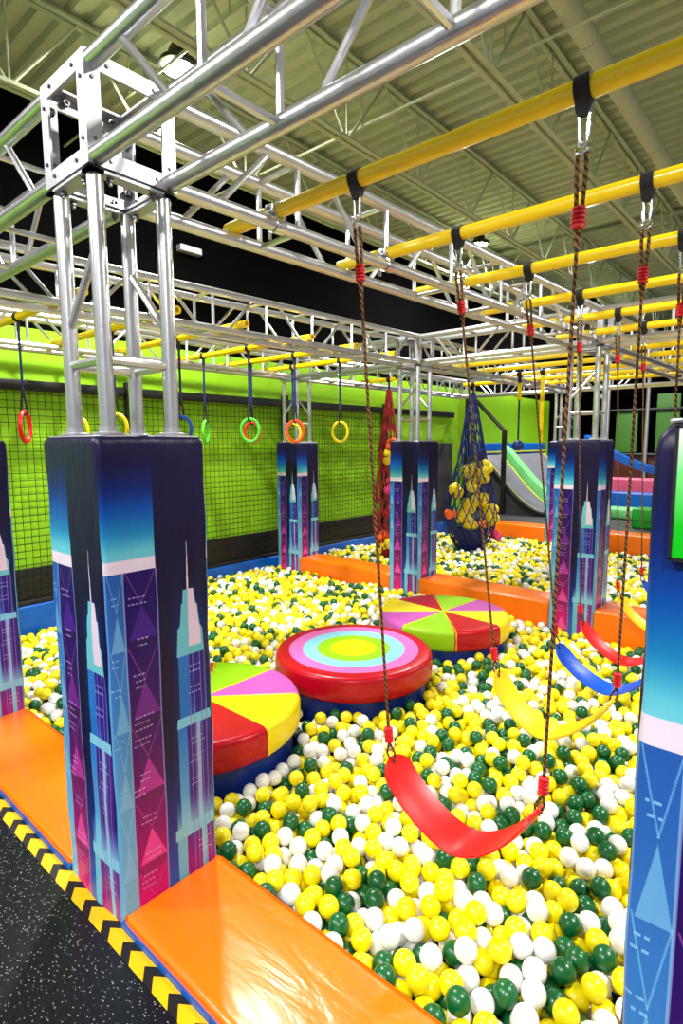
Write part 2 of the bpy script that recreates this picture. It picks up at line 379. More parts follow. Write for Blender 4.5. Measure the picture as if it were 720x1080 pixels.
# ------------------------------------------------------------------ pillars
def pillar(c, zb, label, seed):
    sh = .045 if c is cF else .03
    t = thing('padded_pillar', (c[0], c[1], zb), label, 'pillar', 'skyline padded pillars')
    me_v = []; uvs = []; h = W/2; rc = .016; rng = random.Random(seed)
    # cross-section: list of (x, y, face, u)
    sec = []; ns = 10
    corners = [(1, -1), (1, 1), (-1, 1), (-1, -1)]
    dirs = [((1, 0), (0, 1)), ((0, 1), (-1, 0)), ((-1, 0), (0, -1)), ((0, -1), (1, 0))]     # normal, travel: +x, +y, -x, -y
    for k, (nr, tv) in enumerate(dirs):
        for i in range(ns+1):
            s = -h+rc + (2*h-2*rc)*i/ns
            sec.append((nr[0]*h+tv[0]*s, nr[1]*h+tv[1]*s, k, (s+h)/(2*h), nr))
        for a in (22.5, 45, 67.5):
            aa = math.radians(a); cx = (nr[0]+tv[0])*(h-rc); cy = (nr[1]+tv[1])*(h-rc)
            dn = (nr[0]*math.cos(aa)+tv[0]*math.sin(aa), nr[1]*math.cos(aa)+tv[1]*math.sin(aa))
            kk, uu = (k+1) % 4, rc/(2*h)*(1-math.cos(aa))
            sec.append((cx+dn[0]*rc, cy+dn[1]*rc, kk, uu, dn))
    n = len(sec); zs = [zb, zb+.03]+[zb+.03+(ZT-sh-zb-.03)*i/24 for i in range(1, 25)]
    rows = [(z, 0.) for z in zs]
    for a in (25, 50, 72, 90): rows.append((ZT-sh+sh*math.sin(math.radians(a)), .8*sh*(1-math.cos(math.radians(a)))))
    ph = [rng.uniform(0, 6) for _ in range(6)]
    vs = []; fs = []; fu = []
    for z, ins in rows:
        for (x, y, k, u, nr) in sec:
            w = .0022*math.sin(z*9+ph[0]+k)*math.sin(u*7+ph[1]) + .0015*math.sin(z*23+ph[2]+u*11) + .004*math.sin(PI*min(1, max(0, u)))
            f = 1-ins/h
            vs.append((c[0]+x*f+nr[0]*w, c[1]+y*f+nr[1]*w, z))
    vv = lambda z: (z-AZ0)/(AZ1-AZ0)
    for i in range(len(rows)-1):
        for j in range(n):
            j2 = (j+1) % n; fs.append((i*n+j, i*n+j2, (i+1)*n+j2, (i+1)*n+j))
            k0, k1 = sec[j][2], sec[j2][2]
            ua, ub = sec[j][3], sec[j2][3]
            if k0 != k1: ub = 1.0
            if sec[j][2] != sec[j2][2]: k1 = k0
            fu += [(ua, vv(rows[i][0])), (ub, vv(rows[i][0])), (ub, vv(rows[i+1][0])), (ua, vv(rows[i+1][0]))]
    top = len(rows)-1; fs.append(tuple(top*n+j for j in range(n))); fu += [(.5, .999)]*n
    me = bpy.data.meshes.new('cover'); off = Vector((c[0], c[1], zb))
    me.from_pydata([(v[0]-off.x, v[1]-off.y, v[2]-off.z) for v in vs], [], fs); me.materials.append(SKYLINE)
    ul = me.uv_layers.new(name='UVMap'); ul.data.foreach_set('uv', np.array(fu, np.float32).ravel())
    me.polygons.foreach_set('use_smooth', [True]*len(fs)); me.update()
    o = bpy.data.objects.new('cover', me); COL.objects.link(o); o.parent = t
    # stitched piping round the top edge
    b = MB(); e = h-.012; q = []
    for i in range(4):
        a = corners[i]; 
        for k in range(5):
            an = math.radians(-90+90*i+22.5*k); q.append((c[0]+a[0]*(e-.03)+.03*math.cos(an), c[1]+a[1]*(e-.03)+.03*math.sin(an), ZT-.004))
    b.sweep(q, .0032, 6, closed=True); obj('piping', b, ALUD, t)
    return t
PIL = [
    (cA, FLOOR, 'large skyline-printed pillar in the left foreground on the orange pad'),
    (cB, FLOOR, 'skyline-printed pillar cut off by the left edge of the photo'),
    (cF, FLOOR, 'nearest skyline-printed pillar at the right edge with a green sign on it'),
    (cC, PITZ, 'skyline-printed pillar farthest left in the middle row, below the hanging rings'),
    (cD, PITZ, 'skyline-printed pillar in the middle row behind the far wedge-patterned step'),
    (cE, PITZ, 'skyline-printed pillar standing in the balls behind the blue swing'),
    (cG, PITZ, 'distant skyline-printed pillar half hidden behind the one at the blue swing')]
for i, (c, zb, l) in enumerate(PIL): pillar(c, zb, l, i)
# sign on the near right pillar
GSIGN, nt, bb = newmat('green_fade_print'); N = nt.nodes; L = nt.links
tc = N.new('ShaderNodeTexCoord'); sx = N.new('ShaderNodeSeparateXYZ'); L.new(tc.outputs['Generated'], sx.inputs[0])
rp = N.new('ShaderNodeValToRGB'); rp.color_ramp.elements[0].color = srgb(0, 190, 20); rp.color_ramp.elements[0].position = .25
e = rp.color_ramp.elements.new(.65); e.color = srgb(110, 220, 120); rp.color_ramp.elements[-1].color = srgb(225, 240, 230)
L.new(sx.outputs['Z'], rp.inputs['Fac']); L.new(rp.outputs['Color'], bb.inputs['Base Color']); bb.inputs['Roughness'].default_value = .4
t = thing('sign_board', (-.02, YA-.008, 1.459), 'green and white sign board fixed on the near right pillar', 'sign')
b = MB(); b.box((-.154, YA-.016, 1.459), (.12, YA-.006, 1.627), 0, .002); obj('panel', b, GSIGN, t)
b = MB()
for x0, x1, z0, z1 in ((-.156, -.152, 1.457, 1.629), (.12, .124, 1.457, 1.629), (-.156, .124, 1.455, 1.459), (-.156, .124, 1.627, 1.631)): b.box((x0, YA-.017, z0), (x1, YA-.005, z1))
obj('edge_trim', b, BLACKM, t, 0)
# ------------------------------------------------------------------ aluminium truss work
TA = .1285; ZL, ZH = 2.493, 2.766; RC = .027
def tower(c, label, seg=14):
    t = thing('truss_tower', (c[0], c[1], ZT), label, 'truss tower', 'truss towers on the pillars')
    a = .12
    for i, j in ((-1, -1), (1, -1), (1, 1), (-1, 1)):
        b = MB(); b.tube((c[0]+i*a, c[1]+j*a, ZT-.0), (c[0]+i*a, c[1]+j*a, ZL-.042), RC-.001, seg); obj('upright', b, ALU, t)
        b = MB(); b.lathe((c[0]+i*a, c[1]+j*a, ZT), [(.05, 0.001), (.05, .008), (.03, .012), (.03, .03)], seg); obj('foot_plate', b, ALUD, t)
    cs = [(-1, -1), (1, -1), (1, 1), (-1, 1)]
    for k in range(4):
        p, q = cs[k], cs[(k+1) % 4]
        P = lambda s, z: (c[0]+s[0]*a, c[1]+s[1]*a, z)
        b = MB(); b.tube(P(p, 1.885), P(q, 1.885), .0155, 8); obj('rung', b, ALU, t)
        if k == 0: b = MB(); b.tube(P(p, 2.0), P(q, 2.25), .014, 8); obj('brace', b, ALU, t)
        if k == 2: b = MB(); b.tube(P(p, 2.0), P(q, 2.25), .014, 8); obj('brace', b, ALU, t)
    b = MB(); h = .155; z = ZL-.042
    for x0, x1, y0, y1 in ((-h, h, -h, -h+.05), (-h, h, h-.05, h), (-h, -h+.05, -h, h), (h-.05, h, -h, h)): b.box((c[0]+x0, c[1]+y0, z), (c[0]+x1, c[1]+y1, z+.008))
    obj('top_plate', b, ALUD, t, 0)
    if seg < 16: return t
    for i, j in cs:
        for (ex, ey) in ((.055, 0), (0, .055)):
            b = MB(); x, y = c[0]+i*(.13-ex), c[1]+j*(.13-ey); b.tube((x, y, z-.022), (x, y, z+.02), .007, 6); b.tube((x, y, z-.012), (x, y, z), .012, 6)
            obj('bolt', b, BOLT, t)
    return t
def block(c, label, detail=True):
    t = thing('truss_corner_block', (c[0], c[1], ZL-.025), label, 'truss corner', 'truss corner blocks')
    h = .155; z0, z1 = ZL-.025, ZH+.027; w = .05; th = .008; zm = (z0+z1)/2; hz = (z1-z0)/2
    for ax, sg in (('x', -1), ('x', 1), ('y', -1), ('y', 1), ('z', -1), ('z', 1)):
        b = MB()
        hh = hz if ax != 'z' else h
        for r in ((-h, h, -hh, -hh+w), (-h, h, hh-w, hh), (-h, -h+w, -hh+w, hh-w), (h-w, h, -hh+w, hh-w)):
            u0_, u1_, w0, w1 = r; q_ = th*1.02
            if ax == 'y': u0_, u1_ = max(u0_, -h+q_), min(u1_, h-q_)
            if ax == 'z': u0_, u1_, w0, w1 = max(u0_, -h+q_), min(u1_, h-q_), max(w0, -h+q_), min(w1, h-q_)
            d0, d1 = sorted((sg*h, sg*(h-th))) if ax != 'z' else sorted((sg*hz, sg*(hz-th)))
            if ax == 'x': b.box((c[0]+d0, c[1]+u0_, zm+w0), (c[0]+d1, c[1]+u1_, zm+w1))
            if ax == 'y': b.box((c[0]+u0_, c[1]+d0, zm+w0), (c[0]+u1_, c[1]+d1, zm+w1))
            if ax == 'z': b.box((c[0]+u0_, c[1]+w0, zm+d0), (c[0]+u1_, c[1]+w1, zm+d1))
        obj('frame_plate', b, ALUD, t, 0)
        if detail and ax != 'z':
            for s1 in (-1, 1):
                for s2 in (-1, 1):
                    for (du, dw) in ((.025, .075), (.075, .025)):
                        u, wz = s1*(h-du), zm+s2*(hz-dw)
                        p = (c[0]+sg*(h+.006), c[1]+u, wz) if ax == 'x' else (c[0]+u, c[1]+sg*(h+.006), wz)
                        q = (c[0]+sg*(h-.03), c[1]+u, wz) if ax == 'x' else (c[0]+u, c[1]+sg*(h-.03), wz)
                        m_ = (c[0]+sg*(h-.016), c[1]+u, wz) if ax == 'x' else (c[0]+u, c[1]+sg*(h-.016), wz)
                        b = MB(); b.tube(p, q, .006, 6); b.tube(q, m_, .012, 6); obj('bolt', b, BOLT, t)
    return t
def truss(p, q, label, e0=.155, e1=.155, seg=14, pitch=.55, flip=0):
    P, Q = Vector((p[0], p[1], 0)), Vector((q[0], q[1], 0)); d = (Q-P).normalized(); nrm = Vector((-d.y, d.x, 0))
    A, B = P+d*e0, Q-d*e1; Ln = (B-A).length
    mid = (A+B)/2
    t = thing('box_truss', (mid.x, mid.y, ZL), label, 'truss', 'aluminium box trusses')
    pt = lambda s, side, z: tuple(A+d*s+nrm*(side*TA)+Vector((0, 0, z)))
    for side in (-1, 1):
        for z in (ZL, ZH):
            b = MB(); b.tube(pt(0, side, z), pt(Ln, side, z), RC, seg); obj('chord', b, ALU, t)
    nb = max(1, round(Ln/pitch)); st = Ln/nb; bs = 8 if seg > 10 else 6
    def br(a, c, r=.0125): b = MB(); b.tube(a, c, r, bs, cap=False); obj('brace', b, ALU, t)
    for i in range(nb+1):
        s = min(max(i*st, .02), Ln-.02)
        if 0 < i < nb or (i == 0 and e0 == 0) or (i == nb and e1 == 0):
            for side in (-1, 1): br(pt(s, side, ZL), pt(s, side, ZH))
            br(pt(s, -1, ZL), pt(s, 1, ZL)); br(pt(s, -1, ZH), pt(s, 1, ZH))
        if i < nb:
            m = s+st/2; k = min(.13, st*.3)
            for side in (-1, 1):
                if (i+flip) % 2: br(pt(m-k, side, ZL), pt(m+k, side, ZH))
                else: br(pt(m-k, side, ZH), pt(m+k, side, ZL))
    return t
tower(cA, 'four-legged aluminium truss tower on the large foreground pillar', 18)
tower(cC, 'aluminium truss tower on the pillar behind the hanging rings', 8)
tower(cD, 'aluminium truss tower on the pillar beside the red net', 8)
tower(cE, 'aluminium truss tower on the pillar behind the blue swing', 10)
tower(cB, 'aluminium truss tower on the pillar at the left edge', 10)
tower(cF, 'aluminium truss tower on the nearest right-hand pillar', 18)
tower(cG, 'aluminium truss tower on the distant half-hidden pillar', 8)
block(cA, 'bolted aluminium corner block above the large foreground pillar')
block(cC, 'bolted corner block where trusses meet above the ring pillar', False)
block(cD, 'bolted corner block where trusses meet above the pillar by the red net', False)
block(cE, 'bolted corner block where trusses meet above the blue swing pillar', False)
block(cB, 'bolted corner block above the left edge pillar', False)
block(cF, 'bolted corner block above the nearest right-hand pillar')
block(cG, 'bolted corner block above the distant half-hidden pillar', False)
block(cK, 'bolted corner block above the far end of the blue net', False)
truss(cA, cF, 'near truss running from the foreground corner block out of the top edge', seg=24)
truss(cB, cA, 'truss entering at the left edge and meeting the foreground corner block', seg=18)
truss(cA, cE, 'long white truss carrying the left ends of the swing bars', seg=16, flip=1)
truss(cF, (.14, YC+W/2), 'truss carrying the right ends of the swing bars, beyond the right edge', .155, .155, 12, flip=1)
truss(cB, cD, 'long truss carrying the right ends of the ring bars', seg=10)
XZ = cC[0]-.05
truss((XZ, 1.0), cC, 'farthest left truss along the lime wall, carrying the ring bars', 0, .155, 8)
truss(cC, cD, 'middle-row truss between the ring pillar and the red net pillar', seg=8)
truss(cD, cE, 'middle-row truss from the red net pillar to the blue swing pillar', seg=8)
truss(cE, (.14, YC+W/2), 'middle-row truss from the blue swing pillar out to the right edge', seg=8)
block((.14, YC+W/2), 'bolted corner block ending the middle-row truss beyond the right edge', False)
truss(cC, cK, 'truss running back from the ring pillar along the lime wall', seg=6, pitch=.6)
truss(cD, cG, 'truss running back from the red net pillar to the distant pillar', seg=6, pitch=.6)
truss(cE, cJ, 'truss running back from the blue swing pillar to the right', .155, .16, 6, .6)
truss(cK, cG, 'farthest truss crossing in front of the lime wall', seg=6, pitch=.6)
truss(cG, cJ, 'farthest truss crossing right of the distant pillar', .155, .16, 6, .6)
# ------------------------------------------------------------------ yellow bars
ZB = ZL+.027+.029; RB = .029
def bar(x0, x1, y, label, group, clamps=(), r=RB, seg=16):
    t = thing('overhead_bar', (x0, y, ZB), label, 'bar', group)
    b = MB(); n = seg; vs = []
    for x, rr in ((x0, r*.72), (x0, r), (x1, r), (x1, r*.72)):
        for j in range(n): a = 2*PI*j/n; vs.append((x, y+rr*math.cos(a), ZB+rr*math.sin(a)))
    for x in (x0+.05, x1-.05):
        for j in range(n): a = 2*PI*j/n; vs.append((x, y+.72*r*math.cos(a), ZB+.72*r*math.sin(a)))
    fs = []
    for k in range(3): fs += [(k*n+j, k*n+(j+1) % n, (k+1)*n+(j+1) % n, (k+1)*n+j) for j in range(n)]
    for k, k2 in ((0, 4), (3, 5)): fs += [(k*n+j, k2*n+j, k2*n+(j+1) % n, k*n+(j+1) % n) for j in range(n)]
    b.add(vs, fs); b.add([vs[4*n+j] for j in range(n)], [tuple(range(n))]); b.add([vs[5*n+j] for j in range(n)], [tuple(range(n))])
    obj('tube', b, YEL, t)
    for cx in clamps:
        b = MB()
        b.tube((cx-.022, y, ZB), (cx+.022, y, ZB), r+.007, 14)
        b.tube((cx, y-.024, ZL), (cx, y+.024, ZL), RC+.007, 14)
        b.box((cx-.014, y-.012, ZL), (cx+.014, y+.012, ZB)); b.box((cx-.02, y-.05, ZB-.02), (cx+.02, y-.025, ZB+.015), 0, .004)
        b.tube((cx, y-.06, ZB), (cx, y-.03, ZB), .008, 6)
        b.box((cx-.05, y-.012, ZL-.02), (cx-.02, y+.012, ZL+.02), 0, .004); b.tube((cx-.045, y, ZL-.045), (cx-.045, y, ZL), .007, 6)
        obj('clamp', b, CHROME, t)
    return t
SWY = [1.67, 2.385, 3.10, 3.85, 4.55, 5.20]
lab = ['nearest yellow overhead bar, carrying the near red swing', 'second yellow overhead bar, carrying the yellow swing', 'third yellow overhead bar, carrying the blue swing',
       'fourth yellow overhead bar, carrying the far red swing', 'fifth yellow overhead bar, carrying the small far yellow swing', 'sixth yellow overhead bar, just before the middle-row truss']
def chordx(y, side): # x of a chord of the swing truss at depth y
    return cA[0]+(cE[0]-cA[0])*(y-cA[1])/(cE[1]-cA[1])+side*TA
for y, l in zip(SWY, lab): bar(chordx(y, -1)-.06, .3, y, l, 'yellow bars over the swings', (chordx(y, 1),))
RY = [1.70, 2.36, 2.98, 3.72, 4.34, 4.97]
lab = ['yellow ring bar nearest the left edge of the photo', 'second yellow ring bar from the left edge', 'third yellow ring bar from the left edge', 'fourth ring bar, carrying the green rings',
       'fifth ring bar, carrying the front red ring', 'farthest ring bar, carrying the single front yellow ring']
for y, l in zip(RY, lab): bar(XZ-.2, -3.56, y, l, 'yellow bars over the rings', (), RB, 12)
BY2 = [6.28, 6.9, 7.6, 8.35, 9.0]
lab = ['yellow bar just behind the middle-row truss', 'second yellow bar behind the middle-row truss', 'third yellow bar behind the middle-row truss', 'fourth yellow bar behind the middle-row truss', 'fifth and farthest yellow bar behind the middle-row truss']
for y, l in zip(BY2, lab): bar(-4.62 if y == 8.35 else -3.62, .4, y, l, 'yellow bars over the back pit', (), RB, 10)
bar(-5.68, -4.95, 6.9, 'short yellow bar stub carrying the red net', 'yellow bars over the back pit', (), RB, 10)
# ------------------------------------------------------------------ hanging hardware
def strap_loop(t, x, y, w=.042, drop=.04):
    b = MB(); r0_, r1_ = RB+.002, RB+.007; n = 18; vs = []; fs = []
    for xx in (x-w/2, x+w/2):
        for rr in (r0_, r1_):
            for j in range(n): a = 2*PI*j/n; vs.append((xx, y+rr*math.cos(a), ZB+rr*math.sin(a)))
    for j in range(n):
        k = (j+1) % n; fs += [(n+j, n+k, 3*n+k, 3*n+j), (j, 2*n+j, 2*n+k, k), (j, k, n+k, n+j), (2*n+j, 3*n+j, 3*n+k, 2*n+k)]
    b.add(vs, fs)
    # the two tails hanging together below the bar
    z0 = ZB-RB+.002
    prof_ = [(y-r1_*.8, z0+.012), (y-.009, z0-.03), (y-.008, z0-drop), (y+.008, z0-drop), (y+.009, z0-.03), (y+r1_*.8, z0+.012)]
    ww = [w/2, w/2*.95, w/2*.62, w/2*.62, w/2*.95, w/2]
    vs = [(x-k, p[0], p[1]) for p, k in zip(prof_, ww)]+[(x+k, p[0], p[1]) for p, k in zip(prof_, ww)]
    b.add(vs, [(0, 1, 2, 3, 4, 5)[::-1], (6, 7, 8, 9, 10, 11)]+[(i, (i+1) % 6, 6+(i+1) % 6, 6+i) for i in range(6)])
    obj('webbing_strap', b, BLACKW, t); return z0-drop
def carabiner(t, x, y, zt, h=.075):
    b = MB(); w = .013; q = []
    for k in range(9): a = PI*k/8; q.append((x+w*math.cos(a), y, zt+.012-w+w*math.sin(a)))
    for k in range(9): a = PI+PI*k/8; q.append((x+w*.75*math.cos(a), y, zt+.012-h+w*math.sin(a)))
    b.sweep(q, .0048, 8, closed=True); b.tube((x+w, y, zt-.02), (x+w*.8, y, zt-.055), .0075, 8)
    obj('carabiner', b, CHROME, t)
    b = MB(); zr = zt+.012-h-.016; q = [(x+.017*math.cos(2*PI*k/16), y+.006*math.sin(2*PI*k/16), zr+.018*math.sin(2*PI*k/16)) for k in range(16)]
    b.sweep(q, .004, 6, closed=True); obj('link_ring', b, CHROME, t); return zr-.016
def wrap(parent, p, q, r=.016):
    b = MB(); P, Q = Vector(p), Vector(q); k = 5; pts = []; rr = []
    for i in range(k):
        for f, s in ((.02, .72), (.3, 1), (.7, 1), (.98, .72)): pts.append(P.lerp(Q, (i+f)/k)); rr.append(r*s)
    b.sweep(pts, rr, 10); obj('rope_wrap', b, REDW, parent)
def swing(i, y, topL, topR, L, low, R, m, label, w=.165):
    t = thing('belt_swing', (low[0], y, low[1]), label, 'swing', 'belt swings over the ball pit')
    # belt: smooth curve through the three points, tips rounded
    import bisect
    pts = []; n = 48
    for k in range(n+1):
        s = .5-.5*math.cos(PI*k/n); s = .35*k/n+.65*s; x = L[0]+(R[0]-L[0])*s
        xm = (low[0]-L[0])/(R[0]-L[0])
        if s < xm: f = (1-s/xm); z = low[1]+(L[1]-low[1])*(f**1.7*.85+f**6*.15)
        else: f = (s-xm)/(1-xm); z = low[1]+(R[1]-low[1])*(f**1.7*.85+f**6*.15)
        pts.append((x, z))
    acc = [0]
    for k in range(n): acc.append(acc[-1]+math.hypot(pts[k+1][0]-pts[k][0], pts[k+1][1]-pts[k][1]))
    tot = acc[-1]; vs = []; th = .006; cols = 9
    for k in range(n+1):
        d = min(acc[k], tot-acc[k]); rw = w/2
        hw = rw*math.sqrt(max(0.02, 1-(1-min(1, d/(rw*.9)))**2))
        k0, k1 = max(0, k-1), min(n, k+1); tx, tz = pts[k1][0]-pts[k0][0], pts[k1][1]-pts[k0][1]; l_ = math.hypot(tx, tz); nx, nz = -tz/l_, tx/l_
        for sgn in (1, -1):
            for c_ in range(cols):
                v = -1+2*c_/(cols-1); cup = .010*v*v
                vs.append((pts[k][0]+nx*(sgn*th/2+cup), y+v*hw, pts[k][1]+nz*(sgn*th/2+cup)))
    fs = []; rw_ = 2*cols
    for k in range(n):
        for c_ in range(cols-1):
            a = k*rw_+c_; fs.append((a, a+1, a+rw_+1, a+rw_)); a += cols; fs.append((a, a+rw_, a+rw_+1, a+1))
        a = k*rw_; fs.append((a, a+rw_, a+rw_+cols, a+cols)); a = k*rw_+cols-1; fs.append((a, a+cols, a+rw_+cols, a+rw_))
    for k in (0, n): a = k*rw_; fs += [(a+c_, a+cols+c_, a+cols+c_+1, a+c_+1) for c_ in range(cols-1)]
    b = MB(); b.add(vs, fs); obj('seat', b, m, t, 50)
    for tip, tx in ((L, topL), (R, topR)):
        zt = strap_loop(t, tx, y); zr = carabiner(t, tx, y, zt)
        inw = 1 if tip is L else -1
        hole = Vector((tip[0]+inw*.012, y, tip[1]-.02)); T = Vector((tx, y, zr))
        dirv = (T-Vector((tip[0], y, tip[1]+.06))).normalized(); join = Vector((tip[0]-inw*.005, y, tip[1]))+Vector((0, 0, 1))*.055
        ln = (T-join).length; dn = (T-join).normalized()
        b = MB()
        pa = T-dn*.135; pb = T-dn*.193
        for s in (-1, 1): b.sweep([T+Vector((.011*s, 0, .0)), T-dn*.04+Vector((.012*s, .002*s, 0)), pa+Vector((.008*s, 0, 0)), pb+Vector((.006*s, 0, 0)), T-dn*.25], .0062, 8)
        pts2 = [T-dn*.235+(join-(T-dn*.235))*(k/12) for k in range(13)]
        b.sweep(pts2, .0054, 8)
        for s in (-1, 1): b.sweep([join, join*.5+hole*.5+Vector((.012*s, .008*s, 0)), hole+Vector((.006*s, .002*s, .0))], .0045, 6)
        ro = obj('rope', b, ROPE, t)
        wrap(ro, pa, pb, .019); wrap(ro, join+dn*.062, join+dn*.002, .017)
    return t
swing(0, SWY[0], -1.368, -.58, (-1.208, .415), (-.90, .205), (-.622, .455), SEATR, 'nearest red belt swing hanging low over the balls')
swing(1, SWY[1], -1.362, -.588, (-1.125, .55), (-.885, .335), (-.605, .57), SEATY, 'large yellow belt swing behind the near red swing')
swing(2, SWY[2], -1.334, -.60, (-1.105, .49), (-.82, .30), (-.58, .49), SEATB, 'blue belt swing in front of the middle-row pillar')
swing(3, SWY[3], -1.31, -.60, (-1.215, .415), (-.93, .20), (-.63, .42), SEATR, 'far red belt swing just behind the blue swing')
swing(4, SWY[4], -1.27, -.58, (-1.17, .45), (-.88, .22), (-.60, .45), SEATY, 'small far yellow belt swing behind the far red swing')
swing(5, SWY[5], -1.25, -.58, (-1.16, .45), (-.88, .25), (-.60, .45), SEATB, 'farthest belt swing, mostly hidden behind the right-hand pillar')
RINGC = {k: mat(k+'_ring_plastic', c, .35, 0, .03) for k, c in dict(red=(222, 30, 24), green=(90, 205, 60), yellow=(236, 214, 10), blue=(16, 84, 190), orange=(232, 80, 20)).items()}
def ring(x, y, colr, label, yaw=.5, z=1.75, R_=.112):
    t = thing('gym_ring', (x, y, z), label, 'ring', 'hanging gym rings')
    b = MB(); q = []
    for k in range(28): a = 2*PI*k/28; q.append((x+R_*.8*math.cos(a)*math.cos(yaw), y+R_*.8*math.cos(a)*math.sin(yaw), z+R_*math.sin(a)))
    b.sweep(q, .0165, 10, closed=True); obj('grip', b, RINGC[colr], t)
    b = MB(); b.tube((x-.02, y, ZB), (x+.02, y, ZB), RB+.006, 12); b.box((x-.018, y-.006, ZB-.10), (x+.018, y+.006, ZB-RB)); obj('webbing_strap', b, BLACKW, t)
    b = MB(); b.box((x-.011, y-.005, z+R_+.11), (x+.011, y+.005, ZB-.09)); obj('hanging_strap', b, BLUEROPE, t)
    b = MB(); b.box((x-.018, y-.009, z+R_+.10), (x+.018, y+.009, z+R_+.17), 0, .003); b.sweep([(x, y-.01, z+R_+.11), (x, y-.026, z+R_-.012), (x, y, z+R_-.026), (x, y+.026, z+R_-.012), (x, y+.01, z+R_+.11)], .008, 6); obj('buckle', b, BLACKW, t)
for a in [(-4.62, 1.70, 'red', 'red gym ring nearest the left edge of the photo', 2.42), (-4.5, 2.36, 'yellow', 'yellow gym ring between the legs of the foreground tower, right of two', .6), (-5.2, 2.36, 'yellow', 'yellow gym ring behind the left leg of the foreground tower', .6),
          (-4.5, 2.98, 'blue', 'blue gym ring peeking out behind the right leg of the foreground tower', .6),
          (-5.17, 3.72, 'green', 'green gym ring just right of the foreground tower', 2.2), (-4.43, 3.72, 'green', 'green gym ring in front of a red one', .75), (-5.13, 4.34, 'red', 'red gym ring seen through the green ring in front', .75),
          (-4.42, 4.34, 'orange', 'orange-red gym ring in front of the ring pillar', .75), (-5.1, 4.97, 'yellow', 'yellow gym ring seen through the orange-red ring', .75), (-4.33, 4.97, 'yellow', 'single yellow gym ring hanging right of the ring pillar', .85)]:
    ring(*a)
# ------------------------------------------------------------------ orange pads
def pad(x0, x1, y0, y1, z0, z1, label, group, base=None):
    t = thing('edge_pad', ((x0+x1)/2, (y0+y1)/2, z0), label, 'pad', group)
    import bmesh
    b = MB(); zb = base if base is not None else z0
    b.box((x0, y0, zb), (x1, y1, z1), 0, .028); obj('cushion', b, ORANGE, t, 60)
    if base is not None:
        b = MB(); b.box((x0+.001, y0-.006, z0), (x1-.001, y1-.004, base+.012)); obj('base', b, BLUEV, t, 0)
    return t
g = 'orange padded edges of the ball pit'
pad(XA, XFL, YA-.002, YA+W, PITZ+.002, 0, 'glossy orange edge pad in the foreground right of the large pillar', g, -.035)
pad(XB, XA-W, YA-.002, YA+W, PITZ+.002, 0, 'orange edge pad at the left edge, left of the large pillar', g, -.035)
pad(XC, XD-W, YC, YC+W, PITZ+.002, .103, 'orange beam between the ring pillar and the red net pillar', g)
pad(XD, XE-W, YC, YC+W, PITZ+.002, .103, 'long orange beam behind the far wedge-patterned step', g)
pad(XE, .5, YC, YC+W, PITZ+.002, .103, 'orange beam right of the pillar, behind the far swings', g)
t = pad(cG[0]+W/2, 1.0, 9.66, 10.1, PITZ+.002, .16, 'distant orange edge pad right of the distant pillar', g)
t = pad(-5.0, cG[0]-W/2, 9.66, 10.1, PITZ+.002, .16, 'distant orange edge pad behind the blue net', g)
# hazard tape
TY = mat('tape_yellow', (250, 190, 0), .5, 0, .04); TB = mat('tape_black', (22, 22, 22), .5, 0, .1)
b = MB(); x = -4.6; z = FLOOR+.0015; pitch = .137; yo, ym, yi = .779, .812, .845; lead = .045
while x < .6:
    for mi, (a, c_) in ((0, (0, .62)), (1, (.62, 1))):
        xa_, xb_ = x+a*pitch, x+c_*pitch
        v = [(xa_, yo, z), (xb_, yo, z), (xb_+lead*-1, ym, z), (xa_-lead, ym, z), (xb_, yi, z), (xa_, yi, z)]
        b.add(v, [(0, 1, 2, 3), (3, 2, 4, 5)], mi)
    x += pitch
b.add([(-4.6, yo, FLOOR-.0005), (.6, yo, FLOOR-.0005), (.6, yi, FLOOR-.0005), (-4.6, yi, FLOOR-.0005)], [(0, 1, 2, 3)], 1)
tag(obj('hazard_tape', b, [TY, TB], None, 0), 'yellow and black chevron tape on the rubber floor along the orange pad', 'tape')
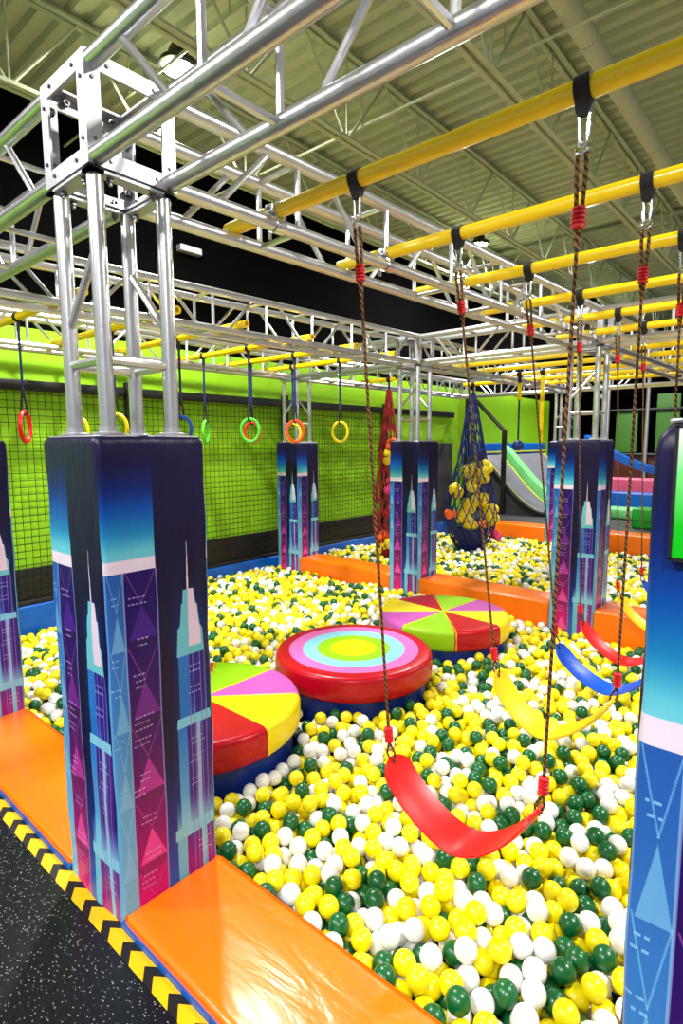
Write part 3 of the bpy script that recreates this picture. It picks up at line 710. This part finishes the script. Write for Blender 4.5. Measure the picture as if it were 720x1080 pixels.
# ------------------------------------------------------------------ round steps
def step(c, wedge, start, label, targ=False, zt=.15, R_=.56):
    t = thing('round_step', (c[0], c[1], PITZ), label, 'step', 'round padded steps in the ball pit')
    n = 64; rr = .035; hgt = .165
    top = [(0, 0)]+([(R_*f, 0) for f in (.15, .295, .3, .465, .47, .655, .66, .83, .84)] if targ else [(R_*f, 0) for f in (.2, .4, .6, .8)])+[(R_-rr, 0)]
    prof_ = top+[(R_-rr+rr*math.sin(math.radians(a)), -rr+rr*math.cos(math.radians(a))) for a in (22, 45, 68, 90)]+[(R_+.004, -hgt/2), (R_, -hgt+.02), (R_-.015, -hgt)]
    prof_[0] = (.0004, 0)
    b = MB()
    if targ:
        def mi(i, j):
            r = (prof_[i][0]+prof_[i+1][0])/2/R_
            return 1 if r < .297 else 2 if r < .467 else 3 if r < .657 else 4 if r < .835 else 0
        b.lathe((c[0], c[1], zt), prof_, n, 0, mi)
        obj('padded_top', b, [REDV, YELV, GRNV, SKYV, PINKV], t, 50)
    else:
        def mi(i, j): return int(((start - math.degrees(2*PI*(j+.5)/n)) % 360)//45) % 4
        b.lathe((c[0], c[1], zt), prof_, n, 0, mi)
        obj('padded_top', b, [YELV, REDV, GRNV, PURV], t, 50)
        b = MB()
        for k in range(8):
            a = math.radians(start-45*k); d = (math.cos(a), math.sin(a))
            q = [(c[0]+d[0]*r, c[1]+d[1]*r, zt+z-.0015) for r, z in prof_[:-3]]+[(c[0]+d[0]*R_, c[1]+d[1]*R_, zt-hgt+.01)]
            b.sweep(q, .004, 6)
        obj('seam_piping', b, [YELV], t)
    b = MB(); b.lathe((c[0], c[1], 0), [(R_-.05, PITZ+.004), (R_-.04, -.05), (R_-.04, zt-hgt+.002)], n); obj('base', b, NAVYV, t)
    return t
D1, D2, D3 = (-2.68, 1.85), (-2.53, 3.04), (-2.50, 4.24)
step(D1, True, 136+90, 'wedge-patterned round step half hidden by the large foreground pillar')
step(D2, True, 0, 'round red step with a concentric ring target on top', True)
step(D3, True, 221, 'wedge-patterned round step in front of the middle-row pillar')
# ------------------------------------------------------------------ left wall: pads and safety nets
YP = [-1.2, .88, 3.25, 5.62, 8.02, 10.42]
NETM = mat('black_net_cord', (10, 16, 6), .8, 0, .1)
bay = ['beside the left edge of the photo', 'behind the foreground truss tower', 'behind the hanging green rings', 'behind the red net', 'behind the blue net']
for k in range(len(YP)-1):
    y0, y1 = YP[k], YP[k+1]
    t = thing('safety_net', (WALLX+.06, (y0+y1)/2, .0), 'black-framed safety net on the lime wall '+bay[k], 'net', 'framed safety nets on the left wall')
    b = MB(); b.box((WALLX+.03, y0+.003, .032), (WALLX+.10, y0+.1, 2.30), 0, .01); obj('post', b, BLACKM, t)
    b = MB(); b.box((WALLX+.03, y0+.003, 2.14), (WALLX+.09, y1-.003, 2.24), 0, .01); obj('top_rail', b, BLACKM, t)
    b = MB(); zt_ = 1.62 if k == 4 else .39
    b.box((WALLX+.01, y0, .03), (WALLX+.05, y1, zt_), 0, .01); obj('kick_panel', b, GREYV if k == 4 else BLACKV, t)
    b = MB(); b.box((WALLX+.03, y0, .03), (WALLX+.10, y1, .075), 0, .008); obj('bottom_rail', b, BLACKM, t)
    if k < 4:
        b = MB(); s = .07; r = .0034; x = WALLX+.07
        def strip(p, q):
            b.tube(p, q, r, 4, cap=False)
        yy = y0+.05
        while yy < y1-.03: strip((x, yy, .06), (x, yy, 2.16)); yy += s
        zz = .08
        while zz < 2.15: strip((x, y0, zz), (x, y1, zz)); zz += s
        obj('netting', b, NETM, t)
    b = MB(); b.box((WALLX, y0+.006, PITZ+.002), (WALLX+.12, y1-.006, .03), 0, .02)
    tag(obj('wall_pad', b, BLUEV), 'blue wall pad along the ball pit, '+bay[k].replace('behind', 'below the net behind').replace('beside', 'beside'), 'pad', 'blue wall pads')
# ------------------------------------------------------------------ cargo nets in the back pit
NETB = mat('blue_net_cord', (14, 32, 104), .7, 0, .1); NETR = mat('red_net_cord', (150, 14, 22), .7, 0, .1); NETO = mat('orange_net_cord', (230, 130, 30), .7, 0, .1)
FOAMY = mat('yellow_foam', (238, 214, 30), .6, 0, .05, 20, .2, 40); FOAMO = mat('orange_foam', (236, 96, 30), .6); FOAMP = mat('pink_foam', (210, 50, 110), .6)
def cargo(c, zt, prof_, m, label, n=14, liner=.3, fill=None):
    t = thing('hanging_net', (c[0], c[1], prof_[-1][1]), label, 'net', 'climbing nets hanging in the back pit')
    b = MB(); b.tube((c[0]-.03, c[1], ZB), (c[0]+.03, c[1], ZB), RB+.01, 12); b.tube((c[0], c[1], ZB-RB), (c[0], c[1], prof_[0][1]-.02), .014, 8); obj('hanging_rope', b, BLACKW, t)
    rad = lambda z: np.interp(-z, [-p[1] for p in prof_], [p[0] for p in prof_])
    z0, z1 = prof_[0][1], prof_[-1][1]; b = MB()
    for k in range(n):
        for sg in (-1, 1):
            q = []
            for i in range(41):
                z = z0+(z1-z0)*i/40; a = 2*PI*k/n+sg*1.3*i/40*2; r = rad(z)*(1+.06*math.sin(5*a+z*4)); q.append((c[0]+r*math.cos(a), c[1]+r*math.sin(a), z))
            b.sweep(q, .0085, 5)
    obj('netting', b, m, t)
    b = MB(); b.lathe((c[0], c[1], 0), [(rad(z)*.8, z) for z in np.linspace(liner, z1, 8)], 16); obj('inner_liner', b, m, t)
    if fill: fill(t)
    return t
NETF = mat('inner_blue_net', (22, 54, 140), .8)
def fill_blue(t):
    R = random.Random(5)
    def blob(cx, cy, cz, r, nm, m):
        b = MB()
        for k in range(7):
            d = Vector((R.gauss(0, 1), R.gauss(0, 1), R.gauss(0, 1))).normalized()*r*.55; p = Vector((cx, cy, cz))+d; rr = r*.62
            b.lathe(tuple(p), [(rr*math.sin(PI*i/6)+.0002, -rr*math.cos(PI*i/6)) for i in range(7)], 9)
        obj(nm, b, m, t, 80)
    cx, cy = NB
    for dx, dz in ((-.05, 1.18), (.14, 1.08), (-.28, .86), (-.02, .92), (-.05, .62), (.12, .72), (.30, .42), (-.02, .34), (.30, .52), (-.14, .44), (.18, 1.22)):
        lat = Vector((cy_, sy_, 0))*dx; tow = Vector((sy_, -cy_, 0))*.12
        blob(cx+lat.x+tow.x, cy+lat.y+tow.y, dz, .125, 'foam_cluster', FOAMY)
    for dx, dz, m in ((-.36, .50, FOAMO), (.36, .12, FOAMP)):
        lat = Vector((cy_, sy_, 0))*dx; blob(cx+lat.x+.1, cy+lat.y-.1, dz, .10, 'foam_cluster', m)
NB = (-4.45, 8.35); NR = (-5.05, 6.9)
cargo(NB, 2.4, [(.03, 2.4), (.10, 2.1), (.18, 1.6), (.26, 1.2), (.40, .7), (.43, .4), (.30, .05), (.16, -.2)], NETB, 'blue cone-shaped climbing net with yellow foam clusters', 18, .22, fill=fill_blue)
def fill_red(t):
    R = random.Random(8)
    for k, (dx, z, m) in enumerate([(.0, 1.62, FOAMO), (.04, 1.4, FOAMY), (-.02, 1.0, FOAMP), (.05, .6, NETR), (-.06, .25, FOAMO), (.06, .12, FOAMY), (-.1, .06, FOAMY), (.1, .3, FOAMO)]):
        b = MB(); 
        for q in range(5):
            p = (NR[0]+dx+R.uniform(-.08, .08)+.1, NR[1]+R.uniform(-.08, .08)-.1, z+R.uniform(-.08, .08)); rr = .06
            b.lathe(p, [(rr*math.sin(PI*i/6)+.0002, -rr*math.cos(PI*i/6)) for i in range(7)], 8)
        obj('foam_cluster', b, m, t, 80)
cargo(NR, 2.4, [(.03, 2.4), (.08, 2.0), (.15, 1.5), (.19, 1.0), (.22, .5), (.20, .2), (.10, -.1)], NETR, 'red and orange climbing net hanging left of the middle-row pillar', 14, .0, fill=fill_red)
def ball_rope(x, y, z, label):
    t = thing('ball_rope', (x, y, z), label, 'rope', 'knotted ropes over the back pit')
    b = MB(); b.tube((x-.03, y, ZB), (x+.03, y, ZB), RB+.01, 12); b.box((x-.02, y-.012, ZB-.12), (x+.02, y+.012, ZB-RB)); obj('webbing_strap', b, BLACKW, t)
    b = MB(); b.box((x-.025, y-.01, 2.2), (x+.025, y+.01, ZB-.11)); obj('yellow_strap', b, YELV, t)
    b = MB(); b.tube((x, y, 2.2), (x, y, z+.06), .012, 6); obj('rope', b, BLUEROPE, t)
    b = MB(); b.lathe((x, y, z), [(.075*math.sin(PI*i/10)+.0003, -.075*math.cos(PI*i/10)) for i in range(11)], 16); obj('knob', b, NAVYV, t)
ball_rope(-3.35, 7.6, 1.58, 'rope with dark blue knob ball in front of the lime wall')
t = thing('hanging_strap', (-3.03, 7.6, 1.55), 'plain yellow hanging strap right of the knob ball rope', 'strap')
b = MB(); b.tube((-3.06, 7.6, ZB), (-3.0, 7.6, ZB), RB+.01, 12); obj('webbing_strap', b, BLACKW, t)
b = MB(); b.box((-3.055, 7.59, 1.62), (-3.005, 7.61, ZB-RB)); obj('yellow_strap', b, YELV, t)
# ------------------------------------------------------------------ far trampoline ramps
LGRN = mat('mint_vinyl', (130, 226, 140), .45, 0, .04); TRAMP = mat('grey_trampoline_bed', (120, 122, 132), .5, 0, .1, 4); FLAG = mat('yellow_edging', (226, 220, 40), .5)
PINKP = mat('rose_vinyl', (230, 92, 130), .45, 0, .04)
def rampz(s): return 1.42-1.22*(math.sin(s*PI/2)**1.15)
def ramp(y0, y1, label):
    t = thing('trampoline_ramp', (-5.3, (y0+y1)/2, .1), label, 'trampoline', 'curved trampoline ramps')
    n = 16; xs = lambda s: -5.75+1.55*s
    def sheet(ya, yb, off, th, m, nm, sa=0, sb=1):
        pr = [(xs(sa+(sb-sa)*i/n), rampz(sa+(sb-sa)*i/n)+off) for i in range(n+1)]
        b = MB(); b.extrude(pr+[(x, z-th) for x, z in pr[::-1]], 'y', ya, yb); obj(nm, b, m, t, 30)
    sheet(y0+.16, y1-.16, 0, .03, TRAMP, 'bed'); sheet(y0+.12, y0+.17, .012, .03, FLAG, 'edging'); sheet(y1-.17, y1-.12, .012, .03, FLAG, 'edging')
    sheet(y0, y0+.13, .02, .12, BLACKV, 'side_pad')
    b = MB(); b.box((-5.95, y0, 1.36), (-5.68, y1, 1.62), 0, .03); obj('top_pad', b, BLUEV, t)
    b = MB(); b.box((-4.3, y0, .16), (-3.9, y1, .28), 0, .03); obj('foot_pad', b, BLUEV, t)
    b = MB(); b.box((-5.70, y0+.1, 1.41), (-5.66, y1-.1, 1.44)); obj('edging', b, FLAG, t)
    sd = MB(); pr = [(xs(i/n), rampz(i/n)-.05) for i in range(n+1)]+[(-4.2, .1), (-5.75, .1)]; sd.extrude(pr, 'y', y0+.01, y0+.05); obj('side_skirt', sd, GREYV, t, 30)
ramp(11.02, 12.15, 'near grey curved trampoline ramp below the lime wall'); ramp(12.52, 14.6, 'farther grey curved trampoline ramp beyond the mint divider')
pr = [(-5.75+1.6*i/16, rampz(i/16)+.16) for i in range(17)]
b = MB(); b.extrude(pr+[(pr[-1][0], .16), (pr[0][0], .16)], 'y', 12.18, 12.48); tag(obj('divider_pad', b, LGRN, None, 30), 'sloping mint green divider pad between the grey ramps', 'pad')
t = thing('guard_rail', (-5.3, 10.95, .1), 'black steel guard rail sloping down in front of the ramps', 'railing')
b = MB(); b.box((-5.16, 10.92, .16), (-5.08, 10.99, 1.88)); obj('post', b, BLACKM, t, 0)
b = MB(); b.sweep([(-5.85, 10.955, 2.58), (-5.12, 10.955, 1.86)], .042, 4); obj('sloping_rail', b, BLACKM, t, 0)
b = MB(); b.box((-6.0, 10.92, .16), (-5.93, 10.99, 2.6)); obj('post', b, BLACKM, t, 0)
for nm, lab_, (a, c_), m in (('court_pad', 'mint green court pad low at right, behind the green block', ((-3.4, 11.6, .16), (-1.2, 12.1, .36)), LGRN), ('court_pad', 'blue court pad behind the mint pad at right', ((-3.6, 12.3, .16), (-1.2, 12.7, .62)), BLUEV), ('court_pad', 'rose pink court pad behind the blue pad at right', ((-3.75, 13.0, .16), (-1.2, 13.5, .86)), PINKP)):
    b = MB(); b.box(a, c_, 0, .04); tag(obj(nm, b, m), lab_, 'pad', 'coloured court pads')
b = MB(); n = 14; pr = []
for i in range(n+1): s = i/n; pr.append((-4.6+2.6*s, 1.05+.75*(1-min(1, s*1.6))**1.4))
b.extrude(pr+[(x, z-.16) for x, z in pr[::-1]], 'y', 14.2, 14.6); tag(obj('slope_pad', b, BLUEV, None, 30), 'blue sloping pad edge above the pink court pad', 'pad')
t = thing('foam_block', (-2.33, 10.7, .1), 'bright green foam block on the far platform at right', 'block')
b = MB(); b.box((-2.56, 10.5, .16), (-2.05, 10.95, .50), 0, .03); obj('cover', b, mat('green_foam_vinyl', (0, 150, 40), .45), t)
b = MB(); b.box((-2.565, 10.495, .29), (-2.045, 10.955, .305)); obj('seam', b, mat('dark_green_seam', (0, 100, 26), .5), t, 0)
# dark play tower far right
t = thing('play_tower', (-3.6, 17.6, .1), 'dark climbing tower with green panels far back at right', 'tower')
for x in (-4.9, -3.9, -2.9, -1.9):
    b = MB(); b.tube((x, 17, .16), (x, 17, 4.4), .05, 10); obj('post', b, ALUD, t)
for z in (1.3, 2.5, 3.6):
    b = MB(); b.tube((-4.9, 17, z), (-1.9, 17, z), .035, 8); obj('cross_bar', b, GREYV, t)
for x0, z0, z1 in ((-4.7, 1.35, 2.45), (-3.7, 1.35, 2.9), (-2.75, 2.55, 3.55)):
    b = MB(); b.box((x0, 17.1, z0), (x0+.55, 17.16, z1), 0, .01); obj('panel', b, mat('green_panel', (70, 130, 40), .5), t)
b = MB(); b.box((-4.85, 17.1, .5), (-1.95, 17.16, 1.25), 0, .01); obj('panel', b, mat('brown_panel', (92, 36, 24), .6), t)
# ------------------------------------------------------------------ pit balls
RB_ = .038
def deposit(x0, x1, y0, y1, dens, surf, blocked, seed):
    rg = random.Random(seed); cell = 2*RB_; grid = {}; out = []
    D2_ = (2*RB_)**2
    def height(x, y):
        gx, gy = int(x//cell), int(y//cell); h = surf(x, y)-.085
        for i in (gx-1, gx, gx+1):
            for j in (gy-1, gy, gy+1):
                for (a, b_, c_) in grid.get((i, j), ()):
                    d2 = (a-x)**2+(b_-y)**2
                    if d2 < D2_:
                        z = c_+math.sqrt(D2_-d2)
                        if z > h: h = z
        return h
    n = int((x1-x0)*(y1-y0)*dens)
    for _ in range(n):
        x, y = rg.uniform(x0, x1), rg.uniform(y0, y1)
        if blocked(x, y): continue
        h = height(x, y); st = RB_*.9
        for k in range(9):
            a = rg.uniform(0, 2*PI); bx, by, bh = x, y, h
            for q in range(4):
                X, Y = x+st*math.cos(a+q*PI/2), y+st*math.sin(a+q*PI/2)
                if X < x0 or X > x1 or Y < y0 or Y > y1 or blocked(X, Y): continue
                hh = height(X, Y)
                if hh < bh-1e-4: bx, by, bh = X, Y, hh
            if bh < h-1e-4: x, y, h = bx, by, bh
            else: st *= .6
        if h > surf(x, y)+.045: continue
        out.append((x, y, h)); grid.setdefault((int(x//cell), int(y//cell)), []).append((x, y, h))
    return out
def surf1(x, y):
    s = -.115+.02*math.sin(2.1*x+1.3*y)+.018*math.sin(3.7*y-1.9*x+1)+.012*math.sin(6*x+.5)*math.sin(5*y)
    s -= .19*max(0, min(1, (-x-4.3)/1.4))*max(0, min(1, (4.2-y)/2.2));  s -= .05*math.exp(-((x-XE)**2+(y-5)**2)/.8)
    s += .02*math.exp(-((x+3.8)**2+(y-4.8)**2)/.5)
    return s
def inrect(x, y, c, m): return abs(x-c[0]) < W/2+m and abs(y-c[1]) < W/2+m
m_ = RB_+.006
def blk1(x, y):
    if y < YA+W+m_: return True
    if y > YC-m_-.002: return not (-6 < x < XC-W-m_ and y < YC+W)
    for d in (D1, D2, D3):
        if (x-d[0])**2+(y-d[1])**2 < (.56-.03+m_)**2: return True
    return any(inrect(x, y, c, m_) for c in (cC, cD, cE))
def blk2(x, y):
    if y < YC+W+m_ or y > 9.66-m_: return True
    if (x-NB[0])**2+(y-NB[1])**2 < .28**2 or (x-NR[0])**2+(y-NR[1])**2 < .2**2: return True
    return inrect(x, y, cG, m_)
P1 = deposit(WALLX+.12+m_, 1.0, YA+W+m_, YC-m_, 560, surf1, blk1, 3)
P2 = deposit(WALLX+.12+m_, .6, YC+W+m_, 9.66-m_, 470, lambda x, y: -.13+.03*math.sin(2*x+y)+.02*math.sin(4*y), blk2, 4)
allb = np.array(P1+P2); N_ = len(allb)
colr = RNG.choice(3, N_, p=[.47, .32, .21])                      # yellow, white, green
# size each ball shows in the photo: coarse depth buffer of the nearest balls
u, v, d = px(allb); rad = FPX*RB_/d
inside = (u > 150) & (u < 720) & (v > 560) & (v < 1090) & (u < 690-(v-450)*.0524)
cand = np.where(inside)[0]; cand = cand[np.argsort(d[cand])][:1500]
zb_ = np.full((1100, 730), 1e9); ib = np.full((1100, 730), -1)
for i in cand:
    x0, x1, y0, y1 = int(max(0, u[i]-rad[i])), int(min(729, u[i]+rad[i]+1)), int(max(0, v[i]-rad[i])), int(min(1099, v[i]+rad[i]+1))
    if x1 <= x0 or y1 <= y0: continue
    yy, xx = np.mgrid[y0:y1, x0:x1]; q = ((xx-u[i])**2+(yy-v[i])**2)/rad[i]**2
    dz = d[i]-RB_*np.sqrt(np.clip(1-q, 0, 1)); s = (q < 1) & (dz < zb_[y0:y1, x0:x1])
    zb_[y0:y1, x0:x1][s] = dz[s]; ib[y0:y1, x0:x1][s] = i
cnt = np.bincount(ib[:1080, :720][ib[:1080, :720] >= 0].ravel(), minlength=N_)
near = np.argsort(-cnt)[:300]; isn = np.zeros(N_, bool); isn[near] = True
import bmesh
def ico(sub):
    bm = bmesh.new(); bmesh.ops.create_icosphere(bm, subdivisions=sub, radius=RB_); bm.verts.index_update()
    V = np.array([q.co[:] for q in bm.verts]); F = np.array([[q.index for q in f.verts] for f in bm.faces]); bm.free(); return V, F
V3, F3 = ico(4)
BM = [BY, BW, BG]; protos = []
cn = ['yellow', 'white', 'green']
for k in range(3):
    me = bpy.data.meshes.new('pit_ball'); me.from_pydata(V3.tolist(), [], F3.tolist()); me.materials.append(BM[k]); me.polygons.foreach_set('use_smooth', [True]*len(F3)); me.update()
    protos.append(bpy.data.objects.new('pit_ball', me))
first = [True]*3
for i in near:
    k = colr[i]
    o = protos[k] if first[k] else protos[k].copy()
    first[k] = False; COL.objects.link(o); o.location = allb[i]
    tag(o, 'glossy %s plastic ball in the near part of the pit, around the red swing' % cn[k], 'ball', 'nearest %s pit balls' % cn[k])
rest = np.where(~isn)[0]; vs_, fs_, ms_ = [], [], []; off = 0
tri, mats_ = [], []
for sub, sel in ((3, rest[d[rest] < 3.6]), (2, rest[d[rest] >= 3.6])):
    V, F = ico(sub); n = len(sel)
    vs_.append((allb[sel][:, None, :]+V[None]).reshape(-1, 3))
    tri.append((F[None]+(np.arange(n)*len(V))[:, None, None]).reshape(-1, 3)+off); off += n*len(V)
    mats_.append(np.repeat(colr[sel], len(F)))
VV = np.concatenate(vs_).astype(np.float32); TT = np.concatenate(tri).astype(np.int32); MM = np.concatenate(mats_).astype(np.int32)
me = bpy.data.meshes.new('pit_balls'); me.vertices.add(len(VV)); me.vertices.foreach_set('co', VV.ravel())
me.loops.add(TT.size); me.loops.foreach_set('vertex_index', TT.ravel())
me.polygons.add(len(TT)); me.polygons.foreach_set('loop_start', np.arange(0, TT.size, 3, dtype=np.int32)); me.polygons.foreach_set('loop_total', np.full(len(TT), 3, np.int32))
for m in BM: me.materials.append(m)
me.polygons.foreach_set('material_index', MM); me.polygons.foreach_set('use_smooth', np.ones(len(TT), bool)); me.update(); me.validate()
o = bpy.data.objects.new('pit_balls', me); COL.objects.link(o)
tag(o, 'yellow, white and green balls filling the rest of both ball pits', 'balls', None, 'stuff')
print('balls', N_, 'near', len(near), 'depth range', d[near].min(), d[near].max(), 'y', v[near].min())
# ------------------------------------------------------------------ world and view
wd = bpy.data.worlds.new('World'); SC.world = wd; wd.use_nodes = True
bg = wd.node_tree.nodes['Background']; bg.inputs['Color'].default_value = (.95, .97, 1, 1); bg.inputs['Strength'].default_value = .24
SC.view_settings.view_transform = 'Standard'; SC.view_settings.look = 'None'; SC.view_settings.exposure = 0.6; SC.view_settings.gamma = 1
SC.view_settings.use_curve_mapping = False
